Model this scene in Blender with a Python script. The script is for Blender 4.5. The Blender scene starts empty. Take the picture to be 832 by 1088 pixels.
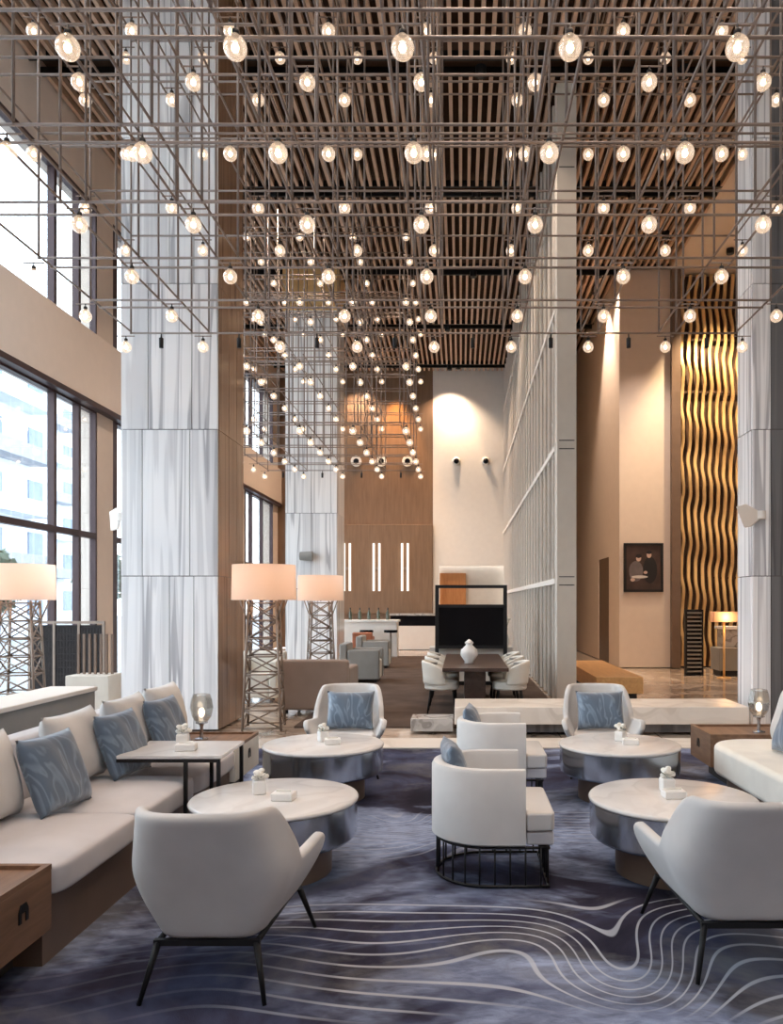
import bpy, bmesh, math, random
from mathutils import Vector, Matrix, Euler
random.seed(7)
PI = math.pi
scn = bpy.context.scene
COL = scn.collection
F, EYE, VX, VY = 830.0, 1.6, 490.0, 640.0        # focal length in pixels, eye height, vanishing point

def lin(c):
    return tuple(((x/255)/12.92 if x/255 <= .04045 else ((x/255+.055)/1.055)**2.4) for x in c)

# ------------------------------------------------------------------ materials
def newmat(name):
    m = bpy.data.materials.new(name); m.use_nodes = True
    nt = m.node_tree
    return m, nt, nt.nodes['Principled BSDF']

def N(nt, t, **kw):
    n = nt.nodes.new(t)
    for k, v in kw.items(): setattr(n, k, v)
    return n

def ramp(nt, fac, stops):
    r = N(nt, 'ShaderNodeValToRGB')
    el = r.color_ramp.elements
    while len(el) < len(stops): el.new(.5)
    for e, (p, c) in zip(el, stops):
        e.position = p; e.color = (*c, 1)
    nt.links.new(fac, r.inputs[0])
    return r.outputs[0]

def noise(nt, vec, scale, detail=3, rough=.5, dist=0):
    n = N(nt, 'ShaderNodeTexNoise')
    n.inputs['Scale'].default_value = scale; n.inputs['Detail'].default_value = detail
    n.inputs['Roughness'].default_value = rough; n.inputs['Distortion'].default_value = dist
    if vec is not None: nt.links.new(vec, n.inputs['Vector'])
    return n.outputs['Fac']

def mapping(nt, scale=(1,1,1), loc=(0,0,0), rot=(0,0,0), src='Object'):
    tc = N(nt, 'ShaderNodeTexCoord'); mp = N(nt, 'ShaderNodeMapping')
    mp.inputs['Scale'].default_value = scale; mp.inputs['Location'].default_value = loc; mp.inputs['Rotation'].default_value = rot
    nt.links.new(tc.outputs[src], mp.inputs['Vector'])
    return mp.outputs[0]

def math_(nt, op, a, b=None, clamp=False):
    n = N(nt, 'ShaderNodeMath', operation=op, use_clamp=clamp)
    for i, v in enumerate((a, b)):
        if v is None: continue
        if isinstance(v, (int, float)): n.inputs[i].default_value = v
        else: nt.links.new(v, n.inputs[i])
    return n.outputs[0]

def mix(nt, fac, a, b):
    n = N(nt, 'ShaderNodeMix', data_type='RGBA')
    if isinstance(fac, (int, float)): n.inputs[0].default_value = fac
    else: nt.links.new(fac, n.inputs[0])
    for i, v in ((6, a), (7, b)):
        if isinstance(v, tuple): n.inputs[i].default_value = (*v, 1)
        else: nt.links.new(v, n.inputs[i])
    return n.outputs[2]

def bump(nt, bs, h, strength=.2, dist=.01):
    b = N(nt, 'ShaderNodeBump'); b.inputs['Strength'].default_value = strength; b.inputs['Distance'].default_value = dist
    nt.links.new(h, b.inputs['Height']); nt.links.new(b.outputs[0], bs.inputs['Normal'])

def plain(name, rgb, rough=.6, metal=0, var=.06, scale=6, bmp=0, emit=None, es=0, stretch=(1,1,1), spec=.5):
    m, nt, bs = newmat(name)
    c = lin(rgb)
    v = mapping(nt, stretch)
    nf = noise(nt, v, scale, 4)
    nt.links.new(ramp(nt, nf, [(.3, tuple(x*(1-var) for x in c)), (.7, tuple(min(1, x*(1+var)) for x in c))]), bs.inputs['Base Color'])
    bs.inputs['Roughness'].default_value = rough; bs.inputs['Metallic'].default_value = metal
    bs.inputs['Specular IOR Level'].default_value = spec
    if bmp: bump(nt, bs, noise(nt, v, scale*12, 2), bmp, .004)
    if emit:
        bs.inputs['Emission Color'].default_value = (*lin(emit), 1); bs.inputs['Emission Strength'].default_value = es
    return m

def fabric(name, rgb, var=.05):
    m, nt, bs = newmat(name)
    c = lin(rgb); v = mapping(nt)
    nf = noise(nt, v, 5, 4)
    nt.links.new(ramp(nt, nf, [(.3, tuple(x*(1-var) for x in c)), (.7, tuple(min(1, x*(1+var)) for x in c))]), bs.inputs['Base Color'])
    bs.inputs['Roughness'].default_value = .85; bs.inputs['Sheen Weight'].default_value = .15
    bs.inputs['Specular IOR Level'].default_value = .25
    bump(nt, bs, noise(nt, v, 260, 2), .15, .002)
    return m

def marble(name, base, vein, scale=(4.2,4.2,.12), lo=.42, hi=.62, rough=.18, amp=1.6):
    m, nt, bs = newmat(name)
    tc = N(nt, 'ShaderNodeTexCoord'); geo = N(nt, 'ShaderNodeNewGeometry')
    add = N(nt, 'ShaderNodeVectorMath', operation='ADD')
    comb = N(nt, 'ShaderNodeCombineXYZ')
    k = math_(nt, 'MULTIPLY', geo.outputs['Random Per Island'], 37.0)
    for i in range(3): nt.links.new(k, comb.inputs[i])
    nt.links.new(tc.outputs['Object'], add.inputs[0]); nt.links.new(comb.outputs[0], add.inputs[1])
    mp = N(nt, 'ShaderNodeMapping'); mp.inputs['Scale'].default_value = scale
    nt.links.new(add.outputs[0], mp.inputs['Vector'])
    n1 = noise(nt, mp.outputs[0], 1.0, 2, .45, .35)
    n2 = noise(nt, mp.outputs[0], 2.3, 3, .5, .5)
    b, v = lin(base), lin(vein)
    mid = tuple((x*.62+y*.38) for x, y in zip(b, v))
    c1 = ramp(nt, n1, [(.33, mid), (.395, mid), (.41, b), (.485, b), (.495, mid), (.53, mid), (.54, v), (.57, v), (.58, b), (.66, b), (.67, mid), (.72, v)])
    c2 = ramp(nt, n2, [(.36, mid), (.42, b), (.57, b), (.63, mid), (.69, b)])
    nt.links.new(mix(nt, .35, c1, c2), bs.inputs['Base Color'])
    bs.inputs['Roughness'].default_value = rough
    return m

def wood(name, a, b, scale=(1.5,14,14), rough=.4):
    m, nt, bs = newmat(name)
    v = mapping(nt, scale)
    nf = noise(nt, v, 2.0, 6, .6, .5)
    nt.links.new(ramp(nt, nf, [(.3, lin(a)), (.7, lin(b))]), bs.inputs['Base Color'])
    bs.inputs['Roughness'].default_value = rough
    return m

def glow(name, rgb, strength):
    m = bpy.data.materials.new(name); m.use_nodes = True
    nt = m.node_tree; nt.nodes.clear()
    e = N(nt, 'ShaderNodeEmission'); o = N(nt, 'ShaderNodeOutputMaterial')
    e.inputs[0].default_value = (*lin(rgb), 1); e.inputs[1].default_value = strength
    nt.links.new(e.outputs[0], o.inputs[0])
    return m

def clear(name, tint=(245,248,250), rim=.35, rough=.03, glowc=None, gs=0, base=.04):
    m = bpy.data.materials.new(name); m.use_nodes = True
    nt = m.node_tree; nt.nodes.clear()
    t = N(nt, 'ShaderNodeBsdfTransparent'); g = N(nt, 'ShaderNodeBsdfGlossy'); mx = N(nt, 'ShaderNodeMixShader'); o = N(nt, 'ShaderNodeOutputMaterial')
    lw = N(nt, 'ShaderNodeLayerWeight'); lw.inputs['Blend'].default_value = rim
    t.inputs[0].default_value = (*lin(tint), 1); g.inputs['Roughness'].default_value = rough
    fac = math_(nt, 'ADD', math_(nt, 'MULTIPLY', lw.outputs['Facing'], .7), base, True)
    nt.links.new(fac, mx.inputs[0]); nt.links.new(t.outputs[0], mx.inputs[1]); nt.links.new(g.outputs[0], mx.inputs[2])
    out = mx.outputs[0]
    if glowc:
        e = N(nt, 'ShaderNodeEmission'); e.inputs[0].default_value = (*lin(glowc), 1); e.inputs[1].default_value = gs
        ad = N(nt, 'ShaderNodeAddShader'); nt.links.new(out, ad.inputs[0]); nt.links.new(e.outputs[0], ad.inputs[1]); out = ad.outputs[0]
    nt.links.new(out, o.inputs[0])
    return m

def carpet_mat():
    m, nt, bs = newmat('carpet_pattern')
    v = mapping(nt)
    vs = mapping(nt, (.55, 1.0, 1))
    base = ramp(nt, noise(nt, v, .9, 6, .6, .6), [(.36, lin((38,36,48))), (.47, lin((54,52,68))), (.56, lin((70,74,98))), (.66, lin((96,98,110)))])
    # worn grey-brown drifts
    dr = math_(nt, 'MULTIPLY', ramp(nt, noise(nt, mapping(nt, (.9,.9,1), (4,2,0)), 1.1, 7, .65, .4), [(.52, (0,0,0)), (.66, (1,1,1))]), .75)
    c = mix(nt, dr, base, lin((112,112,114)))
    # pale blue brushed patches
    pb = noise(nt, mapping(nt, (.7,1.1,1), (1.7,7.3,0)), .85, 5, .6, .7)
    st = noise(nt, mapping(nt, (5,11,1), (0,0,0), (0,0,.6)), 1.6, 6, .65, .9)
    sp0 = N(nt, 'ShaderNodeSeparateXYZ'); nt.links.new(v, sp0.inputs[0])
    yb = math_(nt, 'MULTIPLY', math_(nt, 'SUBTRACT', sp0.outputs['Y'], 5.2), 1/.9)
    yb = math_(nt, 'MULTIPLY', math_(nt, 'EXPONENT', math_(nt, 'MULTIPLY', math_(nt, 'MULTIPLY', yb, yb), -1.0)), .1)
    pb = math_(nt, 'ADD', pb, yb)
    pf = math_(nt, 'MULTIPLY', ramp(nt, pb, [(.5, (0,0,0)), (.6, (1,1,1))]), ramp(nt, st, [(.3, (.35,.35,.35)), (.62, (1,1,1))]))
    c = mix(nt, pf, c, lin((146,158,186)))
    # flowing white contour lines
    sep = N(nt, 'ShaderNodeSeparateXYZ'); nt.links.new(v, sep.inputs[0])
    X, Y = sep.outputs['X'], sep.outputs['Y']
    w = noise(nt, mapping(nt, (.55,.8,1), (5.1,1.35,0)), .9, 1, .4, .3)
    def hill(cx, cy, sx, sy, amp):
        a = math_(nt, 'MULTIPLY', math_(nt, 'SUBTRACT', X, cx), 1/sx); b = math_(nt, 'MULTIPLY', math_(nt, 'SUBTRACT', Y, cy), 1/sy)
        q = math_(nt, 'ADD', math_(nt, 'MULTIPLY', a, a), math_(nt, 'MULTIPLY', b, b))
        return math_(nt, 'MULTIPLY', math_(nt, 'EXPONENT', math_(nt, 'MULTIPLY', q, -1.0)), amp)
    f = math_(nt, 'ADD', Y, math_(nt, 'MULTIPLY', w, 1.3))
    for h in (hill(.72, 3.42, .26, .5, .62), hill(.30, 3.62, .5, .3, -.35), hill(1.2, 3.75, .35, .4, -.25), hill(-.45, 5.7, .3, .3, .6), hill(.1, 5.2, .4, .3, -.4)): f = math_(nt, 'ADD', f, h)
    fr = math_(nt, 'FRACT', math_(nt, 'MULTIPLY', f, 8.5))
    ln = ramp(nt, math_(nt, 'ABSOLUTE', math_(nt, 'SUBTRACT', fr, .5)), [(.06, (1,1,1)), (.1, (0,0,0))])
    yy = math_(nt, 'ADD', Y, math_(nt, 'MULTIPLY', noise(nt, mapping(nt, (.5,.75,1), (2.2,.4,0)), .8, 2, .5, .3), .9))
    yy = math_(nt, 'MULTIPLY', math_(nt, 'SUBTRACT', yy, 2.0), .2)
    xm = ramp(nt, math_(nt, 'MULTIPLY', math_(nt, 'ADD', math_(nt, 'ADD', X, math_(nt, 'MULTIPLY', w, .8)), 2.0), .25), [(.3, (.1,.1,.1)), (.46, (1,1,1))])
    mk = ramp(nt, yy, [(.29, (0,0,0)), (.31, (1,1,1)), (.53, (1,1,1)), (.55, (.0,.0,.0)), (.68, (0,0,0)), (.72, (.7,.7,.7)), (.86, (.7,.7,.7)), (.9, (0,0,0))])
    lf = math_(nt, 'MULTIPLY', math_(nt, 'MULTIPLY', math_(nt, 'MULTIPLY', ln, mk), xm), .8)
    c = mix(nt, lf, c, lin((180,184,194)))
    nt.links.new(c, bs.inputs['Base Color'])
    bs.inputs['Roughness'].default_value = .95; bs.inputs['Specular IOR Level'].default_value = .1
    bump(nt, bs, noise(nt, v, 220, 2), .4, .006)
    return m

def satin_mat():
    m, nt, bs = newmat('blue_satin')
    v = mapping(nt, (1, 1, .45))
    n = noise(nt, v, 4.5, 2, .45, 1.2)
    fr = math_(nt, 'FRACT', math_(nt, 'MULTIPLY', n, 7))
    c = mix(nt, ramp(nt, fr, [(.25, (0,0,0)), (.5, (1,1,1)), (.75, (0,0,0))]), lin((92,108,126)), lin((124,142,160)))
    nt.links.new(c, bs.inputs['Base Color'])
    bs.inputs['Roughness'].default_value = .38; bs.inputs['Sheen Weight'].default_value = .3
    bump(nt, bs, n, .5, .02)
    return m

def tile_floor():
    m, nt, bs = newmat('polished_stone')
    v = mapping(nt, (.6,.6,1))
    n = noise(nt, v, 2.2, 7, .65, 1.2)
    c = ramp(nt, n, [(.35, lin((120,104,92))), (.5, lin((176,158,142))), (.62, lin((205,190,175)))])
    br = N(nt, 'ShaderNodeTexBrick'); br.offset = 0
    br.inputs['Scale'].default_value = 1; br.inputs['Mortar Size'].default_value = .006; br.inputs['Brick Width'].default_value = 1.2; br.inputs['Row Height'].default_value = 1.2
    nt.links.new(mapping(nt), br.inputs['Vector'])
    c = mix(nt, br.outputs['Fac'], c, lin((80,70,62)))
    nt.links.new(c, bs.inputs['Base Color'])
    bs.inputs['Roughness'].default_value = .12
    return m

def facade_mat():
    m, nt, bs = newmat('facade_render')
    n = noise(nt, mapping(nt, (.5,.5,2)), 1.0, 4)
    nt.links.new(ramp(nt, n, [(.3, lin((196,204,216))), (.7, lin((224,230,238)))]), bs.inputs['Base Color'])
    bs.inputs['Roughness'].default_value = .8
    return m

M = dict(
    white=fabric('white_upholstery', (205,202,199)),
    warmwhite=fabric('seat_upholstery', (202,198,199)),
    cream=fabric('cream_upholstery', (226,222,212)),
    taupe=fabric('taupe_upholstery', (158,142,132)),
    grey=fabric('grey_upholstery', (140,138,134)),
    satin=satin_mat(),
    black=plain('black_metal', (24,24,26), .5, .2),
    bronze=plain('bronze_metal', (142,126,114), .45, .4),
    steel=plain('polished_steel', (196,200,206), .17, .92, .04),
    brownbase=plain('taupe_lacquer', (112,92,78), .45),
    tabletop=marble('white_stone_top', (226,223,220), (213,209,206), (2,2,2), rough=.25),
    marble=marble('streaked_white_marble', (242,242,243), (146,146,152)),
    greymarble=marble('grey_marble', (190,186,182), (110,104,100), (2.5,2.5,2.5)),
    darkmarble=marble('dark_marble', (106,106,108), (70,70,74)),
    brownmarble=marble('brown_marble', (150,122,100), (96,72,56)),
    joint=plain('joint_shadow_gap', (70,66,64), .8),
    plaster=plain('warm_plaster', (218,203,190), .7, 0, .02),
    beige=plain('beige_panel', (204,196,184), .55, 0, .03),
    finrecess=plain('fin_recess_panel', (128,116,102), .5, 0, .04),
    doorbrown=plain('door_veneer', (112,92,74), .5),
    beam=plain('satin_beige_panel', (222,206,192), .35, 0, .02),
    white_paint=plain('white_paint', (228,222,214), .6, 0, .02),
    slat=plain('bronze_slat', (196,166,142), .55, .0, .08),
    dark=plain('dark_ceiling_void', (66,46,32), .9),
    rod=plain('gunmetal_rod', (138,124,116), .45, .35),
    woodwall=wood('brown_wood_panel', (116,90,68), (134,106,82), (8,8,.6), .45),
    oak=wood('oak_bench', (196,146,90), (218,170,112), (10,1.2,10), .4),
    walnut=wood('walnut_box', (112,84,64), (140,108,84), (10,1.2,10), .5),
    darkwood=wood('dark_wood_table', (54,38,32), (76,56,48), (10,1.2,10), .35),
    orange=wood('orange_wood_panel', (176,116,66), (196,136,84), (8,8,1), .45),
    carpet=carpet_mat(),
    browncarpet=plain('brown_carpet', (88,74,66), .95, 0, .2, 2.5, .3, spec=.1),
    stone=tile_floor(),
    creamstone=marble('cream_stone', (230,222,212), (206,196,184), (1,1,1), rough=.3),
    gold=plain('gold_slat', (226,190,134), .4, .35, .05),
    golddark=plain('screen_backing', (72,46,26), .6),
    frame=plain('dark_bronze_frame', (66,48,50), .4, .3),
    glass=clear('window_glass', (240,247,250), .2, .01, base=.0),
    bulbglass=clear('bulb_glass', (236,232,226), .45, .04, (255,222,190), .22, .06),
    crystal=clear('crystal_glass', (244,243,240), .35, .04, base=.06),
    filament=glow('lit_filament', (255,214,168), 10),
    sconceglow=glow('lit_tube', (255,240,224), 1.1),
    lens=glow('lit_lens', (255,224,190), 4),
    ceramic=plain('white_ceramic', (236,234,230), .35, 0, .01),
    petal=plain('white_petals', (240,238,230), .7, 0, .02),
    leaf=plain('green_leaf', (96,108,84), .6, 0, .2),
    screen=plain('black_glass', (18,18,22), .12, 0, .02, spec=.12),
    wicker=plain('dark_wicker', (40,34,34), .7, 0, .3, 40, .6),
    facade=facade_mat(),
    facadewin=plain('distant_window', (104,126,150), .15, 0, .15, 3),
    concrete=plain('balcony_concrete', (150,154,160), .8),
    ground=plain('pavement', (160,162,164), .9),
    foliage=plain('tree_leaves', (92,108,92), .8, 0, .25, 3),
    bark=plain('tree_bark', (90,78,68), .9),
    bottle=plain('bottle_glass', (90,98,86), .15, 0, .1),
    copper=plain('orange_leather', (176,112,84), .5),
)
def shade_mat():
    m, nt, bs = newmat('linen_lamp_shade')
    bs.inputs['Base Color'].default_value = (*lin((226,206,190)), 1); bs.inputs['Roughness'].default_value = .9
    tr = N(nt, 'ShaderNodeBsdfTranslucent'); tr.inputs[0].default_value = (*lin((246,222,204)), 1)
    mx = N(nt, 'ShaderNodeMixShader'); mx.inputs[0].default_value = .5
    out = nt.nodes['Material Output']
    nt.links.new(bs.outputs[0], mx.inputs[1]); nt.links.new(tr.outputs[0], mx.inputs[2]); nt.links.new(mx.outputs[0], out.inputs[0])
    bump(nt, bs, noise(nt, mapping(nt, (40,40,400)), 2, 2), .15, .003)
    return m
M['shade'] = shade_mat()

# ------------------------------------------------------------------ mesh helpers
class MB:
    def __init__(s): s.b = bmesh.new(); s.mi = 0
    def box(s, x0, x1, y0, y1, z0, z1, mi=None):
        vs = [s.b.verts.new(p) for p in ((x0,y0,z0),(x1,y0,z0),(x1,y1,z0),(x0,y1,z0),(x0,y0,z1),(x1,y0,z1),(x1,y1,z1),(x0,y1,z1))]
        for q in ((0,3,2,1),(4,5,6,7),(0,1,5,4),(1,2,6,5),(2,3,7,6),(3,0,4,7)):
            f = s.b.faces.new([vs[i] for i in q]); f.material_index = s.mi if mi is None else mi
        return s
    def tube(s, pts, r, seg=8, closed=False, mi=None):
        pts = [Vector(p) for p in pts]; n = len(pts); rings = []
        rr = r if isinstance(r, (list, tuple)) else [r]*n
        for i, p in enumerate(pts):
            a = pts[i-1] if (i > 0 or closed) else p
            c = pts[(i+1) % n] if (i < n-1 or closed) else p
            t = (c-a).normalized()
            up = Vector((0,0,1)) if abs(t.z) < .9 else Vector((1,0,0))
            u = t.cross(up).normalized(); w = t.cross(u).normalized()
            rings.append([s.b.verts.new(p+(u*math.cos(2*PI*k/seg)+w*math.sin(2*PI*k/seg))*rr[i]) for k in range(seg)])
        m = s.mi if mi is None else mi
        for i in range(n if closed else n-1):
            A, B = rings[i], rings[(i+1) % n]
            for k in range(seg):
                f = s.b.faces.new((A[k], A[(k+1) % seg], B[(k+1) % seg], B[k])); f.material_index = m; f.smooth = True
        if not closed:
            for R in (rings[0], rings[-1]):
                f = s.b.faces.new(R); f.material_index = m
        return s
    def lathe(s, prof, seg=32, c=(0,0,0), mi=None):
        m = s.mi if mi is None else mi; rings = []
        for r, z in prof:
            if r < 1e-5: rings.append([s.b.verts.new((c[0], c[1], c[2]+z))])
            else: rings.append([s.b.verts.new((c[0]+r*math.cos(2*PI*k/seg), c[1]+r*math.sin(2*PI*k/seg), c[2]+z)) for k in range(seg)])
        for A, B in zip(rings, rings[1:]):
            for k in range(seg):
                k2 = (k+1) % seg
                if len(A) == 1 and len(B) == 1: continue
                q = (A[0], B[k2], B[k]) if len(A) == 1 else (A[k], A[k2], B[0]) if len(B) == 1 else (A[k], A[k2], B[k2], B[k])
                f = s.b.faces.new(q); f.material_index = m; f.smooth = True
        return s
    def ball(s, c, r, seg=12, rings=8, sz=1.0, mi=None):
        prof = [(r*math.sin(PI*i/rings), -r*sz*math.cos(PI*i/rings)) for i in range(rings+1)]
        prof[0] = (0, -r*sz); prof[-1] = (0, r*sz)
        return s.lathe(prof, seg, c, mi)
    def prism(s, poly, z0, z1, mi=None):
        m = s.mi if mi is None else mi
        A = [s.b.verts.new((x, y, z0)) for x, y in poly]; B = [s.b.verts.new((x, y, z1)) for x, y in poly]
        n = len(poly)
        s.b.faces.new(A[::-1]).material_index = m; s.b.faces.new(B).material_index = m
        for i in range(n):
            s.b.faces.new((A[i], A[(i+1) % n], B[(i+1) % n], B[i])).material_index = m
        return s
    def grid(s, fn, nu, nv, mi=None, closed_u=False):
        m = s.mi if mi is None else mi
        V = [[s.b.verts.new(fn(i/nu, j/nv)) for j in range(nv+1)] for i in range(nu if closed_u else nu+1)]
        for i in range(nu):
            for j in range(nv):
                f = s.b.faces.new((V[i][j], V[(i+1) % len(V)][j], V[(i+1) % len(V)][j+1], V[i][j+1])); f.material_index = m; f.smooth = True
        return s
    def xf(s, mat):
        bmesh.ops.transform(s.b, matrix=mat, verts=s.b.verts); return s
    def build(s, name, mat, parent=None, bevel=0, seg=3, sub=0, solid=0, smooth=None, loc=None, weld=False, mats=None):
        if weld: bmesh.ops.remove_doubles(s.b, verts=s.b.verts, dist=1e-4)
        bmesh.ops.recalc_face_normals(s.b, faces=s.b.faces)
        me = bpy.data.meshes.new(name); s.b.to_mesh(me); s.b.free()
        for mm in (mats or [mat]): me.materials.append(M[mm] if isinstance(mm, str) else mm)
        o = bpy.data.objects.new(name, me); COL.objects.link(o)
        if parent is not None: o.parent = parent
        if loc is not None: o.location = loc
        if solid:
            md = o.modifiers.new('thick', 'SOLIDIFY'); md.thickness = solid; md.offset = 0; md.use_even_offset = True
        if bevel:
            md = o.modifiers.new('soft_edge', 'BEVEL'); md.width = bevel; md.segments = seg; md.limit_method = 'ANGLE'; md.harden_normals = True
            for p in me.polygons: p.use_smooth = True
        if sub:
            md = o.modifiers.new('smooth', 'SUBSURF'); md.levels = sub; md.render_levels = sub
            for p in me.polygons: p.use_smooth = True
        if smooth is not None:
            for p in me.polygons: p.use_smooth = True
            me.set_sharp_from_angle(angle=smooth)
        return o

def tag(o, label=None, cat=None, group=None, kind=None):
    if label: o['label'] = label
    if cat: o['category'] = cat
    if group: o['group'] = group
    if kind: o['kind'] = kind
    return o
def thing(name, label, cat, loc=(0,0,0), rz=0, group=None):
    o = bpy.data.objects.new(name, None); COL.objects.link(o)
    o.location = loc; o.rotation_euler = (0,0,rz); o.empty_display_size = .1
    return tag(o, label, cat, group)
def struct(o): o['kind'] = 'structure'; return o
def copy_tree(o, parent=None):
    c = o.copy(); COL.objects.link(c)
    if parent is not None: c.parent = parent
    for ch in list(o.children): copy_tree(ch, c)
    return c
def clone(src, label, loc, rz=None, group=None):
    c = copy_tree(src); c.location = loc; c['label'] = label
    if rz is not None: c.rotation_euler = (*c.rotation_euler[:2], rz)
    if group: c['group'] = group
    return c
def light(name, kind, loc, power, color, parent=None, size=.1, rot=(0,0,0), spot=None, blend=.6):
    d = bpy.data.lights.new(name, kind); d.energy = power; d.color = lin(color)
    if kind == 'SPOT': d.spot_size = spot; d.spot_blend = blend; d.shadow_soft_size = size
    elif kind == 'POINT': d.shadow_soft_size = size
    elif kind == 'AREA': d.size = size
    o = bpy.data.objects.new(name, d); COL.objects.link(o); o.location = loc; o.rotation_euler = rot
    if parent is not None: o.parent = parent
    return o

# ------------------------------------------------------------------ the setting
ZC = 9.75; XL = -6.5; XR = 7.4; YB = -3.6; YF = 27.7
struct(MB().box(XL-.3, XR+.3, YB-.3, YF+6, -.3, -.02).build('floor', 'stone'))
struct(MB().box(XL, 5.6, YB, 8.55, -.02, 0).build('floor', 'carpet'))
struct(MB().box(-2.1, 5.6, 8.55, 9.15, -.02, .012).build('floor', 'creamstone', bevel=.004))
struct(MB().box(-2.15, 1.45, 10.05, 23.2, -.02, .006).build('floor', 'browncarpet'))
# ceiling: dark void, slats running away, dark troughs across
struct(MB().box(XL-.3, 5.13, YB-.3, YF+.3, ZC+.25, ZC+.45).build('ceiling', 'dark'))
struct(MB().box(5.13, XR+.3, YB-.3, YF+.3, ZC, ZC+.45).build('ceiling', 'plaster'))
sl = MB()
bands = []
d0 = (ZC-EYE)*F
ys = [YB] + [d0/(VY-y) for y in (72, 204, 289, 347, 389)]
bands = [d0/(VY-y) for y in (72, 204, 289, 347, 389)]
edges = [YB, 1.0, 3.8, 6.4] + bands + [YF]
x = XL+.06
while x < 5.1:
    for a, b in zip(edges, edges[1:]):
        if b-a > .4: sl.box(x, x+.058, a+.2, b-.2, ZC, ZC+.11)
    x += .16
struct(sl.build('ceiling', 'slat'))
tr = MB()
for b in edges[1:-1]: tr.box(XL, 5.13, b-.21, b-.15, ZC+.0, ZC+.12).box(XL, 5.13, b+.15, b+.21, ZC+.0, ZC+.12)
struct(tr.build('ceiling', 'black'))

# left wall with tall glazed bays in two storeys
BAYS = [(1.6, 4.7, (2.6, 3.65)), (5.5, 13.95, (7.9, 10.2, 12.52, 13.32)), (14.58, 22.4, (16.9, 19.4, 21.6)), (23.4, 27.0, (24.3, 25.6))]
wl = MB()
T = .35
wl.box(XL-T, XL, YB, YF, 8.67, ZC+.25)
ycur = YB
for a, b, ms in BAYS:
    wl.box(XL-T, XL, ycur, a, 0, 8.67); ycur = b
wl.box(XL-T, XL, ycur, YF, 0, 8.67)
struct(wl.build('wall_left', 'plaster'))
bm_ = MB()
bm_.box(XL-T-.02, XL+.14, 1.2, YF, 5.06, 6.28)
struct(bm_.build('trim_1', 'beam', bevel=.01))
ld = MB()
ld.box(XL-.02, XL+.155, 1.2, YF, 4.99, 5.08)
struct(ld.build('trim_2', 'frame'))
wn = 0
for a, b, ms in BAYS:
    for z0, z1, tr_ in ((0, 5.06, (2.78,)), (6.28, 8.67, ())):
        wn += 1
        e = bpy.data.objects.new(f'window_{wn}', None); COL.objects.link(e); e.location = (XL-.06, (a+b)/2, z0); struct(e)
        h = z1-z0; L = (b-a)/2; fr = MB()
        fr.box(-.055, .055, -L, L, 0, .1).box(-.055, .055, -L, L, h-.1, h).box(-.055, .055, -L, -L+(.2 if a > 14 else .05), .1, h-.1).box(-.055, .055, L-.05, L, .1, h-.1)
        fr.build('window_frame', 'frame', e)
        for y in ms:
            MB().box(-.055, .058, y-(a+b)/2-.04, y-(a+b)/2+.04, .1, h-.1).build('mullion', 'frame', e)
        for z in tr_: MB().box(-.05, .057, -L, L, z-.05, z+.05).build('transom', 'frame', e)
        MB().box(-.008, .008, -L+.05, L-.05, .05, h-.05).build('window_pane', 'glass', e)
# right and back shell
struct(MB().box(XR, XR+.3, YB, YF, 0, ZC+.25).build('wall_right', 'plaster'))
struct(MB().box(XL-.3, -5, YB-.3, YB, 0, ZC+.25).box(6, XR+.3, YB-.3, YB, 0, ZC+.25).box(-5, 6, YB-.3, YB, 0, 6.4).box(-5, 6, YB-.3, YB, 8.7, ZC+.25).build('wall_back', 'plaster'))
wn += 1  # unseen window behind the camera, added to let light in from there
e = bpy.data.objects.new(f'window_{wn}', None); COL.objects.link(e); e.location = (.5, YB-.15, 0); struct(e)
fr = MB()
for x in (-5.45, -3.6, -1.8, 0, 1.8, 3.6, 5.45): fr.box(x-.05, x+.05, -.06, .06, 6.4, 8.7)
for z in (6.45, 8.65): fr.box(-5.5, 5.5, -.055, .055, z-.05, z+.05)
fr.build('window_frame', 'frame', e)
MB().box(-5.5, 5.5, -.008, .008, 6.4, 8.7).build('window_pane', 'glass', e)
# far wall: brown wood left, white plaster right, with a low niche
struct(MB().box(XL, -1.0, YF, YF+.3, 0, ZC+.25).build('wall_far', 'woodwall'))
wf = MB(); wf.box(-1.0, 2.2, YF, YF+.3, 2.9, ZC+.25).box(-1.0, -.78, YF, YF+.3, 0, 2.9).box(1.7, 2.2, YF, YF+.3, 0, 2.9)
struct(wf.build('wall_far', 'white_paint'))
struct(MB().box(-.8, 1.72, YF+.5, YF+.6, 0, 3.0).build('wall_far', 'beige'))
struct(MB().box(-.77, .17, YF+.38, YF+.48, 0, 2.65).build('wall_far', 'orange'))
struct(MB().box(2.2, XR, YF, YF+.3, 0, ZC+.25).build('wall_far', 'plaster'))
# lower brown panel that carries the wall lights
struct(MB().box(-4.2, -1.02, YF-.12, YF, 1.2, 4.35).build('trim_3', 'woodwall', bevel=.01))
# plaster wall with the portrait, its returning side and the doorway slot
wr = MB(); wr.box(3.89, 5.14, 19.2, 19.5, 0, ZC+.25)
X1 = 3.89
ya, yb = 3.89*F/157, 3.89*F/146        # doorway between two image columns
wr.box(X1, X1+.3, 19.5, ya, 0, ZC+.25).box(X1, X1+.3, yb, YF, 0, ZC+.25).box(X1, X1+.3, ya, yb, 2.8, ZC+.25)
struct(wr.build('wall_right', 'plaster'))
struct(MB().box(X1+.02, X1+.07, ya, yb, 0, 2.8).build('door_1', 'doorbrown'))
struct(MB().box(5.14, 5.36, 19.05, 19.5, 0, ZC+.1).build('trim_4', 'brownbase'))
# wall that closes the bay behind the gold screen
struct(MB().box(5.36, XR, 19.6, 19.9, 0, ZC+.25).build('wall_right', 'golddark'))

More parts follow.
